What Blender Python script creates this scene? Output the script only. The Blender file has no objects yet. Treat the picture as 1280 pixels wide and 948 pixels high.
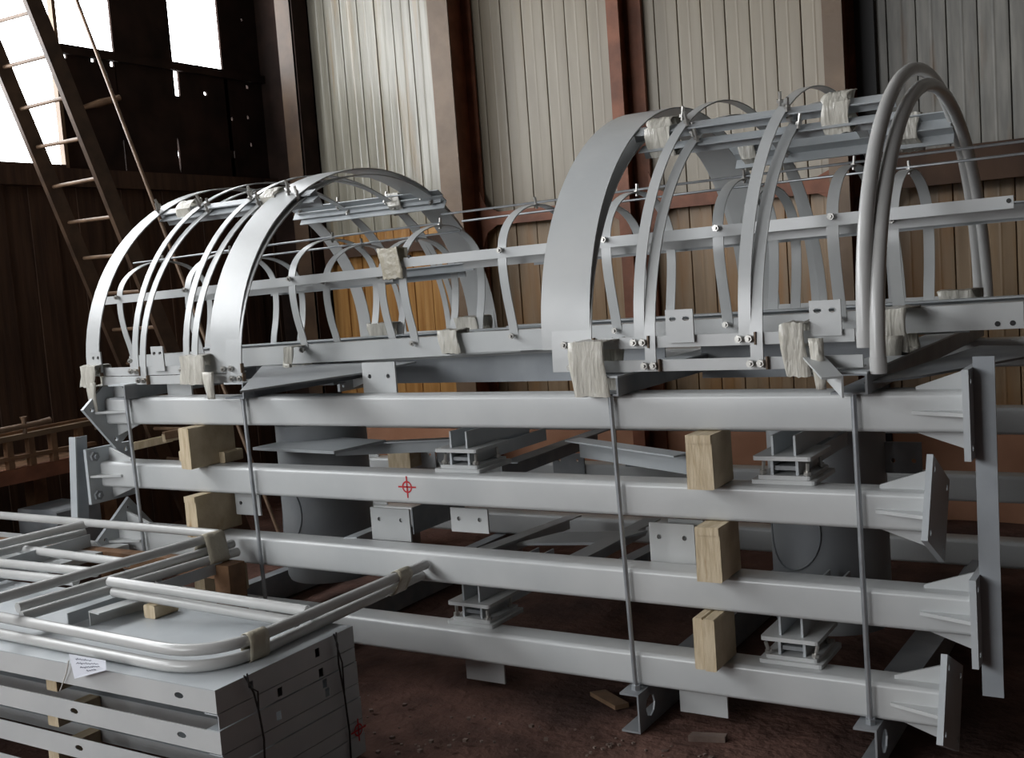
import bpy, math, random
from mathutils import Matrix, Vector
random.seed(7)
R = math.radians
S = bpy.context.scene
COL = S.collection

# ---------------------------------------------------------------- camera
F_PX, CX, CY = 1390.0, 640.0, 474.0
YAW, PITCH, ROLL = 0.558111, 0.090573, 0.073473
CAM = Vector((0, -3.68, 1.73))
_f = Vector((-math.sin(YAW)*math.cos(PITCH), math.cos(YAW)*math.cos(PITCH), -math.sin(PITCH)))
_r0 = Vector((math.cos(YAW), math.sin(YAW), 0)); _u0 = _r0.cross(_f)
_r = math.cos(ROLL)*_r0 - math.sin(ROLL)*_u0
_u = math.sin(ROLL)*_r0 + math.cos(ROLL)*_u0
cd = bpy.data.cameras.new('camera'); cam = bpy.data.objects.new('camera', cd); COL.objects.link(cam)
cd.sensor_width = 36; cd.lens = F_PX*36/1280; cd.clip_end = 200
cam.matrix_world = Matrix(((_r.x, _u.x, -_f.x, CAM.x), (_r.y, _u.y, -_f.y, CAM.y), (_r.z, _u.z, -_f.z, CAM.z), (0, 0, 0, 1)))
S.camera = cam

# ---------------------------------------------------------------- sky, openings, exposure
w = bpy.data.worlds.new('overcast_sky'); S.world = w; w.use_nodes = True
bg = w.node_tree.nodes['Background']; bg.inputs[0].default_value = (0.96, 0.98, 1.0, 1); bg.inputs[1].default_value = 11.5
S.view_settings.view_transform = 'Standard'; S.view_settings.look = 'None'
S.view_settings.gamma = 1; S.view_settings.use_curve_mapping = False; S.view_settings.exposure = -0.15

def portal(name, loc, sx, sy, rot):
    l = bpy.data.lights.new(name, 'AREA'); l.shape = 'RECTANGLE'; l.size = sx; l.size_y = sy
    l.cycles.is_portal = True
    o = bpy.data.objects.new(name, l); COL.objects.link(o); o.location = loc; o.rotation_euler = rot
    return o
portal('window_daylight', (-7.3, -2.6, 3.8), 2.1, 8.6, (0, R(-90), 0))
portal('front_opening_daylight', (-5.2, -9.3, 3.3), 4.0, 3.4, (R(90), 0, 0))  # unseen opening in the front wall, sized for the light it lets in

# ---------------------------------------------------------------- picture point -> place at a known depth
def ray(px, py):
    return (px-CX)/F_PX*_r - (py-CY)/F_PX*_u + _f
def AY(px, py, y): d = ray(px, py); return CAM + d*((y-CAM.y)/d.y)
def AX(px, py, x): d = ray(px, py); return CAM + d*((x-CAM.x)/d.x)
def AZ(px, py, z): d = ray(px, py); return CAM + d*((z-CAM.z)/d.z)

# ---------------------------------------------------------------- materials
MAT = {}
def mat(name, c1, c2=None, scale=8, rough=.5, metal=0, bump=0, bscale=60, stretch=None, spec=.5, detail=4, contrast=(.35, .65), c3=None, c3scale=2, c3lim=(.55, .7)):
    m = bpy.data.materials.new(name); m.use_nodes = True; nt = m.node_tree; N = nt.nodes; L = nt.links
    b = N['Principled BSDF']; b.inputs['Roughness'].default_value = rough; b.inputs['Metallic'].default_value = metal
    b.inputs['Specular IOR Level'].default_value = spec
    tc = N.new('ShaderNodeNewGeometry'); mp = N.new('ShaderNodeMapping'); L.new(tc.outputs['Position'], mp.inputs[0])
    if stretch: mp.inputs['Scale'].default_value = stretch
    if c2 is None: b.inputs['Base Color'].default_value = (*c1, 1)
    else:
        n = N.new('ShaderNodeTexNoise'); n.inputs['Scale'].default_value = scale; n.inputs['Detail'].default_value = detail; L.new(mp.outputs[0], n.inputs[0])
        r = N.new('ShaderNodeValToRGB'); r.color_ramp.elements[0].position = contrast[0]; r.color_ramp.elements[1].position = contrast[1]
        r.color_ramp.elements[0].color = (*c1, 1); r.color_ramp.elements[1].color = (*c2, 1); L.new(n.outputs[0], r.inputs[0])
        out = r.outputs[0]
        if c3:
            n3 = N.new('ShaderNodeTexNoise'); n3.inputs['Scale'].default_value = c3scale; n3.inputs['Detail'].default_value = 6; L.new(mp.outputs[0], n3.inputs[0])
            mr = N.new('ShaderNodeMapRange'); mr.inputs[1].default_value, mr.inputs[2].default_value = c3lim; L.new(n3.outputs[0], mr.inputs[0])
            mx = N.new('ShaderNodeMixRGB'); L.new(mr.outputs[0], mx.inputs[0]); L.new(out, mx.inputs[1]); mx.inputs[2].default_value = (*c3, 1); out = mx.outputs[0]
        L.new(out, b.inputs['Base Color'])
    if bump:
        nb = N.new('ShaderNodeTexNoise'); nb.inputs['Scale'].default_value = bscale; nb.inputs['Detail'].default_value = 5; L.new(mp.outputs[0], nb.inputs[0])
        bp = N.new('ShaderNodeBump'); bp.inputs['Strength'].default_value = bump; bp.inputs['Distance'].default_value = .02
        L.new(nb.outputs[0], bp.inputs['Height']); L.new(bp.outputs[0], b.inputs['Normal'])
    MAT[name] = m; return m
mat('paint', (.455, .470, .472), (.515, .525, .522), 3, .29, bump=.03, bscale=35)
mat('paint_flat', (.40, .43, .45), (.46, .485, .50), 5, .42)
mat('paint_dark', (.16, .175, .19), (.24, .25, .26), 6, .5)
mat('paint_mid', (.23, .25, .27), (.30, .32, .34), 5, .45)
mat('brown_dark', (.055, .03, .016), (.10, .058, .03), 4, .5)
mat('pipe', (.25, .265, .28), (.32, .335, .34), 3, .45)
mat('tube', (.44, .44, .43), (.50, .50, .49), 4, .26)
mat('galv', (.30, .32, .34), (.42, .44, .46), 12, .38, metal=.6)
mat('tape', (.46, .44, .385), (.58, .56, .50), 14, .2, bump=.45, bscale=28, stretch=(3, 1, .6))
mat('tape_tan', (.36, .33, .26), (.44, .40, .31), 9, .3, bump=.3, bscale=40)
mat('wood', (.46, .365, .235), (.60, .50, .35), 9, .7, bump=.25, bscale=22, stretch=(6, 1, 1), c3=(.30, .17, .07), c3scale=6, c3lim=(.62, .8))
mat('wood_dark', (.11, .055, .025), (.22, .115, .055), 7, .7, bump=.3, bscale=20)
mat('rung', (.12, .072, .042), (.20, .125, .075), 12, .5)
mat('ladder', (.045, .026, .016), (.085, .05, .03), 9, .5)
mat('rust', (.13, .042, .018), (.24, .085, .04), 5, .6, bump=.2, bscale=18)
mat('rust_brown', (.115, .070, .037), (.17, .107, .06), 4, .5, bump=.15, bscale=14)
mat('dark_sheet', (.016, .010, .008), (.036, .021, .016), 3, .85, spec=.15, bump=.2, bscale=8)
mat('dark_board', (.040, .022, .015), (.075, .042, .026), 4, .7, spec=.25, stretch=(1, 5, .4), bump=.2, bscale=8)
mat('panel', (.235, .20, .147), (.285, .248, .186), 2.5, .42, stretch=(4, 4, .5), bump=.03, bscale=5, c3=(.27, .22, .15), c3scale=1.4, c3lim=(.60, .78))
mat('panel_gloss', (.22, .205, .16), (.32, .305, .25), 3, .24, stretch=(5, 5, .4), bump=.08, bscale=6, c3=(.24, .18, .10), c3scale=2.2, c3lim=(.55, .72))
mat('panel_grey', (.14, .135, .12), (.22, .21, .185), 6, .5, stretch=(4, 4, .5), bump=.05, bscale=8, c3=(.15, .10, .06), c3scale=2.5, c3lim=(.58, .76))
mat('panel_tan', (.22, .145, .078), (.31, .215, .125), 3, .45, stretch=(4, 4, .5), bump=.12, bscale=6, c3=(.28, .145, .05), c3scale=2, c3lim=(.48, .70))
mat('panel_orange', (.30, .135, .035), (.46, .25, .085), 3, .3, stretch=(6, 6, .4), bump=.15, bscale=6)
mat('plinth', (.36, .17, .095), (.46, .24, .145), 3, .7, bump=.15, bscale=12)
mat('soil', (.075, .040, .031), (.135, .072, .056), 5, .95, bump=.9, bscale=22, detail=8, spec=.2, c3=(.045, .027, .023), c3scale=1.1, c3lim=(.5, .68))
mat('stone', (.09, .06, .048), (.19, .14, .115), 9, .9)
mat('ceiling', (.07, .06, .055), (.11, .095, .085), 2, .8)
mat('interior', (.07, .055, .045), (.10, .08, .065), 2, .8)
mat('black', (.012, .011, .011), rough=.6)
mat('bolt', (.38, .37, .35), (.5, .49, .46), 20, .3, metal=.7)
mat('red_paint', (.45, .012, .02), rough=.5)
mat('paper', (.66, .68, .74), rough=.8)
mat('ink', (.10, .11, .16), rough=.8)
mat('cord', (.5, .48, .44), rough=.7)

# ---------------------------------------------------------------- mesh building
WL = {}
class MB:
    def __init__(s): s.v = []; s.f = []
    def add(s, vs, fs):
        o = len(s.v); s.v += [Vector(p) for p in vs]; s.f += [tuple(i+o for i in q) for q in fs]; return s
    def box(s, x0, x1, y0, y1, z0, z1, M=None):
        vs = [Vector((x, y, z)) for z in (z0, z1) for y in (y0, y1) for x in (x0, x1)]
        if M: vs = [M @ p for p in vs]
        return s.add(vs, [(0, 2, 3, 1), (4, 5, 7, 6), (0, 1, 5, 4), (2, 6, 7, 3), (0, 4, 6, 2), (1, 3, 7, 5)])
    def prism(s, poly, a0, a1, axis='y', M=None):
        def P(u, v, a): return Vector({'x': (a, u, v), 'y': (u, a, v), 'z': (u, v, a)}[axis])
        n = len(poly); vs = [P(u, v, a0) for u, v in poly] + [P(u, v, a1) for u, v in poly]
        if M: vs = [M @ p for p in vs]
        ar = sum(poly[i][0]*poly[(i+1) % n][1]-poly[(i+1) % n][0]*poly[i][1] for i in range(n))
        flip = (ar > 0) != (axis == 'y')
        fs = [tuple(range(n)), tuple(range(2*n-1, n-1, -1))] + [(i, i+n, (i+1) % n+n, (i+1) % n) for i in range(n)]
        if flip: fs = [tuple(reversed(q)) for q in fs]
        if a1 < a0: fs = [tuple(reversed(q)) for q in fs]
        return s.add(vs, fs)
    def tube(s, path, r, n=10, closed=False):
        path = [Vector(p) for p in path]; m = len(path); vs = []; fs = []
        up = None
        for i, p in enumerate(path):
            a = path[i-1] if (i or closed) else path[0]; b = path[(i+1) % m] if (i < m-1 or closed) else path[-1]
            t = (b-a).normalized()
            if up is None: up = t.orthogonal().normalized()
            up = (up - t*up.dot(t)).normalized(); sd = t.cross(up)
            rr = r[i] if isinstance(r, (list, tuple)) else r
            vs += [p + rr*(math.cos(2*math.pi*k/n)*up + math.sin(2*math.pi*k/n)*sd) for k in range(n)]
        for i in range(m if closed else m-1):
            j = (i+1) % m
            fs += [(i*n+k, i*n+(k+1) % n, j*n+(k+1) % n, j*n+k) for k in range(n)]
        if not closed: fs += [tuple(reversed(range(n))), tuple((m-1)*n+k for k in range(n))]
        return s.add(vs, fs)
    def band(s, pts, x0, x1, t):
        """flat bar bent along a path of (y, z) points, lying across x"""
        n = len(pts); vs = []
        for i, (y, z) in enumerate(pts):
            a = pts[max(i-1, 0)]; b = pts[min(i+1, n-1)]
            d = Vector((b[0]-a[0], b[1]-a[1])).normalized(); nn = Vector((-d.y, d.x))*t
            vs += [(x0, y, z), (x1, y, z), (x1, y-nn.x, z-nn.y), (x0, y-nn.x, z-nn.y)]
        fs = [(0, 1, 2, 3), (4*n-1, 4*n-2, 4*n-3, 4*n-4)]
        for i in range(n-1):
            for k in range(4): fs.append((4*i+k, 4*i+4+k, 4*i+4+(k+1) % 4, 4*i+(k+1) % 4))
        return s.add(vs, fs)
    def plate(s, x0, x1, z0, z1, holes, t, M):
        """plate in local xz with (cx, cz, rx, rz) holes, thickness t in +y, placed by M"""
        xs = sorted({x0, x1} | {h[0]+k*h[2]*1.2 for h in holes for k in (-1, 1)})
        zs = sorted({z0, z1} | {h[1]+k*h[3]*1.2 for h in holes for k in (-1, 1)})
        for i in range(len(xs)-1):
            for j in range(len(zs)-1):
                a, b, c, d = xs[i], xs[i+1], zs[j], zs[j+1]; mx, mz = (a+b)/2, (c+d)/2
                hit = [h for h in holes if abs(h[0]-mx) < h[2]*1.2 and abs(h[1]-mz) < h[3]*1.2]
                if not hit:
                    s.add([M @ Vector(p) for p in ((a, 0, c), (b, 0, c), (b, 0, d), (a, 0, d), (a, t, c), (b, t, c), (b, t, d), (a, t, d))],
                          [(0, 1, 2, 3), (7, 6, 5, 4), (0, 4, 5, 1), (1, 5, 6, 2), (2, 6, 7, 3), (3, 7, 4, 0)])
                elif abs(hit[0][0]-mx) < 1e-6 and abs(hit[0][1]-mz) < 1e-6:
                    h = hit[0]; sq = [(b, mz), (b, d), (mx, d), (a, d), (a, mz), (a, c), (mx, c), (b, c)]
                    el = [(mx+h[2]*math.cos(k*math.pi/4), mz+h[3]*math.sin(k*math.pi/4)) for k in range(8)]
                    vs = [M @ Vector((p[0], 0, p[1])) for p in sq+el] + [M @ Vector((p[0], t, p[1])) for p in sq+el]
                    fs = []
                    for k in range(8):
                        q = (k+1) % 8
                        fs += [(k, q, 8+q, 8+k)[::-1], (16+k, 16+q, 24+q, 24+k), (8+k, 8+q, 24+q, 24+k)[::-1]]
                    s.add(vs, fs)
        return s
    def build(s, name, material, parent=None, smooth=None, label=None, cat=None, group=None, kind=None):
        lo = Vector(min(p[i] for p in s.v) for i in range(3)); hi = Vector(max(p[i] for p in s.v) for i in range(3))
        c = Vector(((lo.x+hi.x)/2, (lo.y+hi.y)/2, lo.z))
        me = bpy.data.meshes.new(name); me.from_pydata([p-c for p in s.v], [], s.f); me.materials.append(MAT[material])
        if smooth:
            me.polygons.foreach_set('use_smooth', [True]*len(me.polygons)); me.set_sharp_from_angle(angle=R(smooth))
        return link(name, me, c, parent, label, cat, group, kind)
def link(name, me, loc, parent=None, label=None, cat=None, group=None, kind=None, rot=None):
    o = bpy.data.objects.new(name, me); COL.objects.link(o)
    loc = Vector(loc); WL[o.name] = loc.copy()
    if parent: o.parent = parent; loc = loc - WL[parent.name]
    o.location = loc
    if rot: o.rotation_euler = rot
    if label: o['label'] = label
    if cat: o['category'] = cat
    if group: o['group'] = group
    if kind: o['kind'] = kind
    return o
def thing(name, loc, label=None, cat=None, group=None, kind=None):
    o = link(name, None, loc, None, label, cat, group, kind); o.empty_display_size = .05; return o
def rrect(a0, a1, b0, b1, r, n=4):
    p = []
    for cx, cy, s in ((a1-r, b1-r, 0), (a0+r, b1-r, 90), (a0+r, b0+r, 180), (a1-r, b0+r, 270)):
        p += [(cx+r*math.cos(R(s+90*k/n)), cy+r*math.sin(R(s+90*k/n))) for k in range(n+1)]
    return p
def seg_box(mb, a, b, wu, wv, up=Vector((0, 0, 1))):
    """rectangular bar from a to b, wu wide sideways, wv tall along up"""
    a, b = Vector(a), Vector(b); d = (b-a); L = d.length; d.normalize()
    sd = d.cross(up).normalized(); u = sd.cross(d)
    M = Matrix(((d.x, sd.x, u.x, a.x), (d.y, sd.y, u.y, a.y), (d.z, sd.z, u.z, a.z), (0, 0, 0, 1)))
    return mb.box(0, L, -wu/2, wu/2, -wv/2, wv/2, M)
def seg_L(mb, a, b, w, t, up=Vector((0, 0, 1)), s=1):
    """angle section from a to b"""
    a, b = Vector(a), Vector(b); d = (b-a); L = d.length; d.normalize()
    sd = d.cross(up).normalized()*s; u = up
    M = Matrix(((d.x, sd.x, u.x, a.x), (d.y, sd.y, u.y, a.y), (d.z, sd.z, u.z, a.z), (0, 0, 0, 1)))
    mb.box(0, L, 0, w, -t, 0, M); mb.box(0, L, 0, t, -w, -t, M); return mb
def cyl_mesh(name, r, h, material, n=8, axis='z', head=None):
    mb = MB(); e = {'x': Vector((1, 0, 0)), 'y': Vector((0, 1, 0)), 'z': Vector((0, 0, 1))}[axis]
    mb.tube([e*0, e*h], r, n)
    if head: mb.tube([e*head[1], e*(head[1]+head[2])], head[0], 6)
    me = bpy.data.meshes.new(name); me.from_pydata(mb.v, [], mb.f); me.materials.append(MAT[material]); return me
STUD = cyl_mesh('bolt', .007, .055, 'bolt', 6, 'z', (.014, .012, .012))
BOLT_Y = cyl_mesh('bolt', .007, .035, 'bolt', 6, 'y', (.014, .008, .012))
def bolt(parent, p, kind='y'):
    p = Vector(p)
    if kind == 'y': link('bolt', BOLT_Y, p+Vector((0, -.03, 0)), parent)
    else: link('bolt', STUD, p, parent, rot=(random.uniform(-.3, .3), random.uniform(-.3, .3), 0))

# ================================================================ THE SETTING
WY = 3.7      # inner face of the back wall
WX = -7.0     # inner face of the left wall
mb = MB(); n = 90
for i in range(n+1):
    for j in range(n+1):
        x = -10+20*i/n; y = -10+15*j/n
        z = -.012 + .010*math.sin(x*3.1+y*1.7)*math.sin(y*2.3-x)+random.uniform(-.006, .006)
        mb.v.append(Vector((x, y, min(z, 0))))
for i in range(n):
    for j in range(n):
        a = i*(n+1)+j; mb.f.append((a, a+n+1, a+n+2, a+1))
mb.build('floor', 'soil', smooth=60, kind='structure')

# back wall: strips of cladding in bays between columns
wall = thing('wall_back', (-2.4, WY+.1, 0), kind='structure')
def strip_mesh(name, wd, z0, z1, material):
    p = [(0, .010), (.004, .001), (wd*.12, 0), (wd*.44, .0005), (wd*.5, -.001), (wd*.56, .0005), (wd*.88, 0), (wd-.006, .001), (wd-.0035, .010), (wd-.0035, .03), (0, .03)]
    m2 = MB(); m2.prism(p, 0, z1-z0, 'z')
    me = bpy.data.meshes.new(name); me.from_pydata(m2.v, [], m2.f); me.materials.append(MAT[material]); return me
GIRT = 2.20
bays = [(AY(393, 120, WY).x, AY(545, 150, WY).x, 'panel_gloss', 'panel_orange'),
        (AY(560, 150, WY).x, AY(770, 150, WY).x, 'panel', 'panel_tan'),
        (AY(770, 150, WY).x, AY(1040, 150, WY).x, 'panel', 'panel_tan'),
        (AY(1040, 100, WY).x, 2.6, 'panel_grey', 'panel_tan')]
for bi, (x0, x1, mu, ml) in enumerate(bays):
    k = max(1, round((x1-x0)/.18)); wd = (x1-x0)/k
    up = strip_mesh('panel', wd, GIRT, 6.4, mu); lo = strip_mesh('panel', wd, .72, GIRT, ml)
    for i in range(k):
        link('panel', up, (x0+i*wd, WY+random.uniform(0, .006), GIRT), wall)
        link('panel', lo, (x0+i*wd, WY+.012+random.uniform(0, .006), .72), wall)
MB().box(-7.3, 2.8, WY+.035, WY+.1, 0, 6.5).build('backing_sheet', 'dark_sheet', wall)
pw = 1.44; pm = strip_mesh('plinth_slab', pw, -.02, .72, 'plinth')
for i in range(7): link('plinth_slab', pm, (-6.6+i*pw, WY-.02+random.uniform(0, .004), -.02), wall)

# left wall: dark sheets with slits and rust holes, dark boards below
wl = thing('wall_left', (WX, -1, 0), kind='structure')
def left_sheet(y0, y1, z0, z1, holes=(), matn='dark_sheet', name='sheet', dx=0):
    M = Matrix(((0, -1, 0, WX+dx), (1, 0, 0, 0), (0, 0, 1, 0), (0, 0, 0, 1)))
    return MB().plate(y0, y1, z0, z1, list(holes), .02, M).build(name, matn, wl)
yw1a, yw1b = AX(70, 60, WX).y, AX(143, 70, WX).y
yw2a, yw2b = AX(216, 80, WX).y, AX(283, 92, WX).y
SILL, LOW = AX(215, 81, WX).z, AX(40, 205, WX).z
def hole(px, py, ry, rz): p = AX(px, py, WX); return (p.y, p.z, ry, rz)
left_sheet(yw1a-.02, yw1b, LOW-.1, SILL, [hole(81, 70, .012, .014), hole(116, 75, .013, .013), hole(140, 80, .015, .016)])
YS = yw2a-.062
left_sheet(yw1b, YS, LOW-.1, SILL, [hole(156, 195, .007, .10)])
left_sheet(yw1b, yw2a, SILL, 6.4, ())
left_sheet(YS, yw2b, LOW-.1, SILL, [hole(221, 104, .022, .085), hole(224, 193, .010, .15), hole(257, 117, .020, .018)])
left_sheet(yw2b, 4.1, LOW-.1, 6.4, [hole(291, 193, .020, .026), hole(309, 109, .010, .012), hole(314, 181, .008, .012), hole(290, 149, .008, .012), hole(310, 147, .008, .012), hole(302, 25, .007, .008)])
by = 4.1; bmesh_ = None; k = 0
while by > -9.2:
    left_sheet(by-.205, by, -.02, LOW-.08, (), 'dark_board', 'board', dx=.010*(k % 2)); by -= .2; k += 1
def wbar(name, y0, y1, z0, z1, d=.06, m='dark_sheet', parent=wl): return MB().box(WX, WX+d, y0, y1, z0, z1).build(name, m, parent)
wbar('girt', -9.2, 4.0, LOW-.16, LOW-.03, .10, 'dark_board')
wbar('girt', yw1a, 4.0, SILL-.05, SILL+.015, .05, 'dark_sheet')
MB().box(WX-.02, WX+.04, -9.2, 4.1, 4.85, 6.6).build('head_sheet', 'dark_sheet', wl)  # out of view; lower edge brought down to cut the window light
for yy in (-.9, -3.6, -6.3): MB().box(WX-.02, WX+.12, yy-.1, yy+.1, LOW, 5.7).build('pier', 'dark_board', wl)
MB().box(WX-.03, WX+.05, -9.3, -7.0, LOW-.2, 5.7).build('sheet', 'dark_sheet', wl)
w3 = thing('window_1', (WX, 0, LOW), kind='structure')
MB().box(WX-.02, WX+.03, AX(73, 150, WX).y, AX(77.5, 150, WX).y, LOW-.03, SILL+.05).build('window_jamb', 'rust_brown', w3)
MB().box(WX-.03, WX+.05, -9.2, AX(77, 205, WX).y, LOW-.04, LOW).build('window_sill', 'dark_board', w3)
w1 = thing('window_2', (WX, 2, SILL), kind='structure')
MB().box(WX-.02, WX+.03, AX(63.5, 30, WX).y, AX(68, 30, WX).y, SILL-.02, 5.7).build('window_jamb', 'rust_brown', w1)
# rest of the hall, out of view
ce = thing('ceiling', (-2, -3, 6.6), kind='structure')
for x0 in (-7.2, -3.85, -.5, 2.85): MB().box(x0, x0+3.34, -9.6, 4.2, 6.6, 6.66).build('roof_sheet', 'ceiling', ce)
MB().box(6.0, 6.1, -9.6, 4.2, 0, 6.6).build('wall_right', 'interior', kind='structure')
MB().box(2.6, 6.1, WY, WY+.1, 0, 6.6).build('wall_back_side', 'interior', kind='structure')
wf = thing('wall_front', (0, -9.3, 0), kind='structure')
MB().box(-3.2, 6.1, -9.4, -9.3, 0, 6.6).build('panel', 'interior', wf)
MB().box(-7.2, -3.2, -9.4, -9.3, 5.0, 6.6).build('panel', 'interior', wf)
MB().box(-7.2, -3.2, -9.4, -9.3, 0, 1.6).build('panel', 'interior', wf)  # sill of the unseen opening, raised to dim the low objects

# columns and girts of the back wall
def column(px0, px1, py, yf, label, mf='rust_brown', ms='rust', depth=None, extra=None):
    x0, x1 = AY(px0, py, yf).x, AY(px1, py, yf).x
    c = thing('steel_column', ((x0+x1)/2, (yf+WY)/2, 0), label, 'column')
    xm = (x0+x1)/2
    MB().box(x0, x1, yf, yf+.014, 0, 6.4).build('flange', mf, c)
    MB().box(xm-.008, xm+.008, yf+.014, WY-.03, 0, 6.4).build('web', ms, c)
    MB().box(x0, x1, WY-.03, WY-.016, 0, 6.4).build('flange', ms, c)
    return c, x0, x1
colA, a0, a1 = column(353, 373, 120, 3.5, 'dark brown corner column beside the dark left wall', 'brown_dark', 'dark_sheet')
MB().box(a1-.02, AY(394, 120, WY).x, WY-.2, WY-.02, 0, 6.4).build('side_strip', 'dark_sheet', colA)
colB, b0, b1 = column(542, 567, 120, 3.36, 'brown steel column right of the glossy lit cladding bay')
colC, c0, c1 = column(764, 779, 120, 3.50, 'slim red primed column in the middle of the cream cladding', 'rust', 'rust')
MB().box(c1, c1+.10, WY-.05, WY-.02, 0, 6.4).build('side_strip', 'rust', colC)
colD, d0, d1 = column(1029, 1054, 60, 3.36, 'brown steel column left of the grey weathered cladding')
MB().box(d1, d1+.12, WY-.05, WY-.02, 0, 6.4).build('side_strip', 'black', colD)  # black strip stands in for the shaded gap beside the column
def girt(x0, x1, z, hgt, m, label, ya=WY-.10):
    g = thing('wall_girt', ((x0+x1)/2, ya, z), label, 'beam')
    MB().box(x0, x1, ya, WY-.018, z+hgt-.012, z+hgt).build('flange', m, g)
    MB().box(x0, x1, ya, ya+.012, z, z+hgt-.012).build('web', m, g)
    for xx, s in ((x0, 1), (x1, -1)):
        MB().prism([(xx, z+hgt), (xx+s*.16, z+hgt), (xx+s*.05, z+hgt+.05), (xx, z+hgt+.17)], ya+.005, ya+.014, 'y').build('gusset', m, g)
        MB().prism([(xx, z), (xx+s*.14, z), (xx+s*.05, z-.05), (xx, z-.16)], ya+.005, ya+.014, 'y').build('gusset', m, g)
    return g
girt(a1+.04, b0-.005, 2.00, .11, 'dark_board', 'dark brown wall rail across the glossy bay behind the left cage')
girt(b1+.005, c0-.005, 2.14, .10, 'rust', 'red wall rail between the brown column and the slim red column')
girt(c1+.105, d0-.005, 2.13, .10, 'rust', 'red wall rail between the slim red column and the right brown column')
girt(d1+.125, 2.5, 2.10, .22, 'dark_board', 'deep dark brown rail under the grey weathered cladding', WY-.22)

# ================================================================ BEAMS
BH = .132
ZB = [(1.139, 1.273), (.812, .942), (.479, .611), (.157, .288)]
def rotx_about(cy, cz, a):
    return Matrix.Translation((0, cy, cz)) @ Matrix.Rotation(a, 4, 'X') @ Matrix.Translation((0, -cy, -cz))
def beam(label, x0, x1, y0, z0, z1, left_rot, right_rot, group, clips=(), psize=.285):
    c = thing('square_beam', ((x0+x1)/2, y0+BH/2, z0), label, 'beam', group)
    MB().prism(rrect(y0, y0+BH, z0, z1, .018, 5), x0, x1, 'x').build('hollow_section', 'paint', c, smooth=40)
    cy, cz = y0+BH/2, (z0+z1)/2
    for xe, s, rot in ((x0, -1, left_rot), (x1, 1, right_rot)):
        M = rotx_about(cy, cz, rot) @ Matrix(((0, s, 0, xe), (1, 0, 0, cy), (0, 0, 1, cz), (0, 0, 0, 1)))
        h = psize/2; q = h*.74
        ep = MB().plate(-h, h, -h, h, [(i*q, j*q, .012, .012) for i in (-1, 1) for j in (-1, 1)], .02, M).build('end_plate', 'paint_flat', c)
        hb = BH/2-.002
        for k in range(4):
            Mk = rotx_about(cy, cz, k*math.pi/2)
            MB().prism([(xe, cz+hb), (xe-s*.165, cz+hb), (xe-s*.165, cz+hb+.012), (xe, cz+h*.93)], cy-.006, cy+.006, 'y', Mk).build('gusset', 'paint', ep)
    return c
XL = [-4.74, -4.83, -4.74, -4.70]; XR = [-.628, -.756, -.628, -.735]
names = ['topmost front grey square beam, under the hooped cages', 'second front grey square beam from the top, with a red target mark',
         'third front grey square beam from the top', 'lowest front grey square beam, nearest the ground']
LR = [R(38), 0, R(40), 0]; RR = [0, R(-28), 0, R(-26)]
FB = [beam(names[i], XL[i], XR[i], 0, *ZB[i], LR[i], RR[i], 'front beams of the stack') for i in range(4)]
names = ['topmost rear grey beam behind the cages\' base rails', 'second rear grey beam from the top, far side of the stack',
         'third rear grey beam from the top, far side of the stack', 'lowest rear grey beam, far side of the stack']
RB = [beam(names[i], XL[i]-.1, [-.55, -.40, -.40, -.5][i], 2.0, *ZB[i], 0, RR[i-1], 'rear beams of the stack') for i in range(4)]

def target_mark(parent, c, ex, ez, r):
    """sprayed red target: ring and cross, a hair proud of the surface"""
    c, ex, ez = Vector(c), Vector(ex), Vector(ez); nn = ex.cross(ez).normalized()*.0012
    m2 = MB(); n = 20
    vs = []
    for q in (r, r*.74):
        vs += [c+nn+q*(math.cos(2*math.pi*k/n)*ex+math.sin(2*math.pi*k/n)*ez) for k in range(n)]
    m2.add(vs, [(k, (k+1) % n, n+(k+1) % n, n+k) for k in range(n)])
    for a, b in ((ex, ez), (ez, ex)):
        p = [c+nn*1.3+a*(r*1.8*i)+b*(.0035*j) for i, j in ((-1, -1), (1, -1), (1, 1), (-1, 1))]; m2.add(p, [(0, 1, 2, 3)])
    return m2.build('target_mark', 'red_paint', parent)
HEXB = cyl_mesh('bolt', .026, .016, 'paint_dark', 6, 'x', (.012, .016, .014))
for dz in (-.10, .10): link('bolt', HEXB, (XL[1]+.001, -.035, (ZB[1][0]+ZB[1][1])/2+dz), FB[1])
p = AY(509, 609, 0); target_mark(FB[1], (p.x, 0, p.z), (1, 0, 0), (0, 0, 1), .026)

# plates with holes welded to the beams (clips)
def clip(parent, px0, py0, px1, py1, y, m='paint', holes=2, name='clip_plate', hy=.35):
    a = AY(px0, py1, y); b = AY(px1, py1, y); zt = AY((px0+px1)/2, py0, y).z
    x0, x1, z0, z1 = a.x, b.x, (a.z+b.z)/2, zt; wd = x1-x0; hz = z0+(z1-z0)*(1-hy)
    M = Matrix.Translation((0, y, 0))
    hs = [(x0+wd*f, hz, .010, .010) for f in ((.22, .78) if holes == 2 else (.25,))][:holes]
    return MB().plate(x0, x1, z0, z1, hs, .010, M).build(name, m, parent)
clip(FB[0], 455, 453, 496, 492, .14, hy=.45)
clip(FB[0], 210, 470, 240, 495, .14, holes=0)
clip(FB[1], 466, 636, 514, 676, .20); clip(FB[1], 565, 636, 611, 666, .135, hy=.45)
clip(FB[1], 296, 615, 326, 644, .135, hy=.5)
clip(FB[2], 814, 655, 870, 705, .16, hy=.35); clip(FB[2], 836, 650, 880, 672, .22, hy=.5)
clip(FB[3], 584, 826, 631, 852, .12, holes=0); clip(FB[3], 851, 866, 910, 894, .12, holes=0)
clip(RB[1], 515, 560, 545, 584, 1.98, 'paint_flat'); clip(RB[1], 546, 558, 562, 577, 1.99, 'paint_dark')
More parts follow.
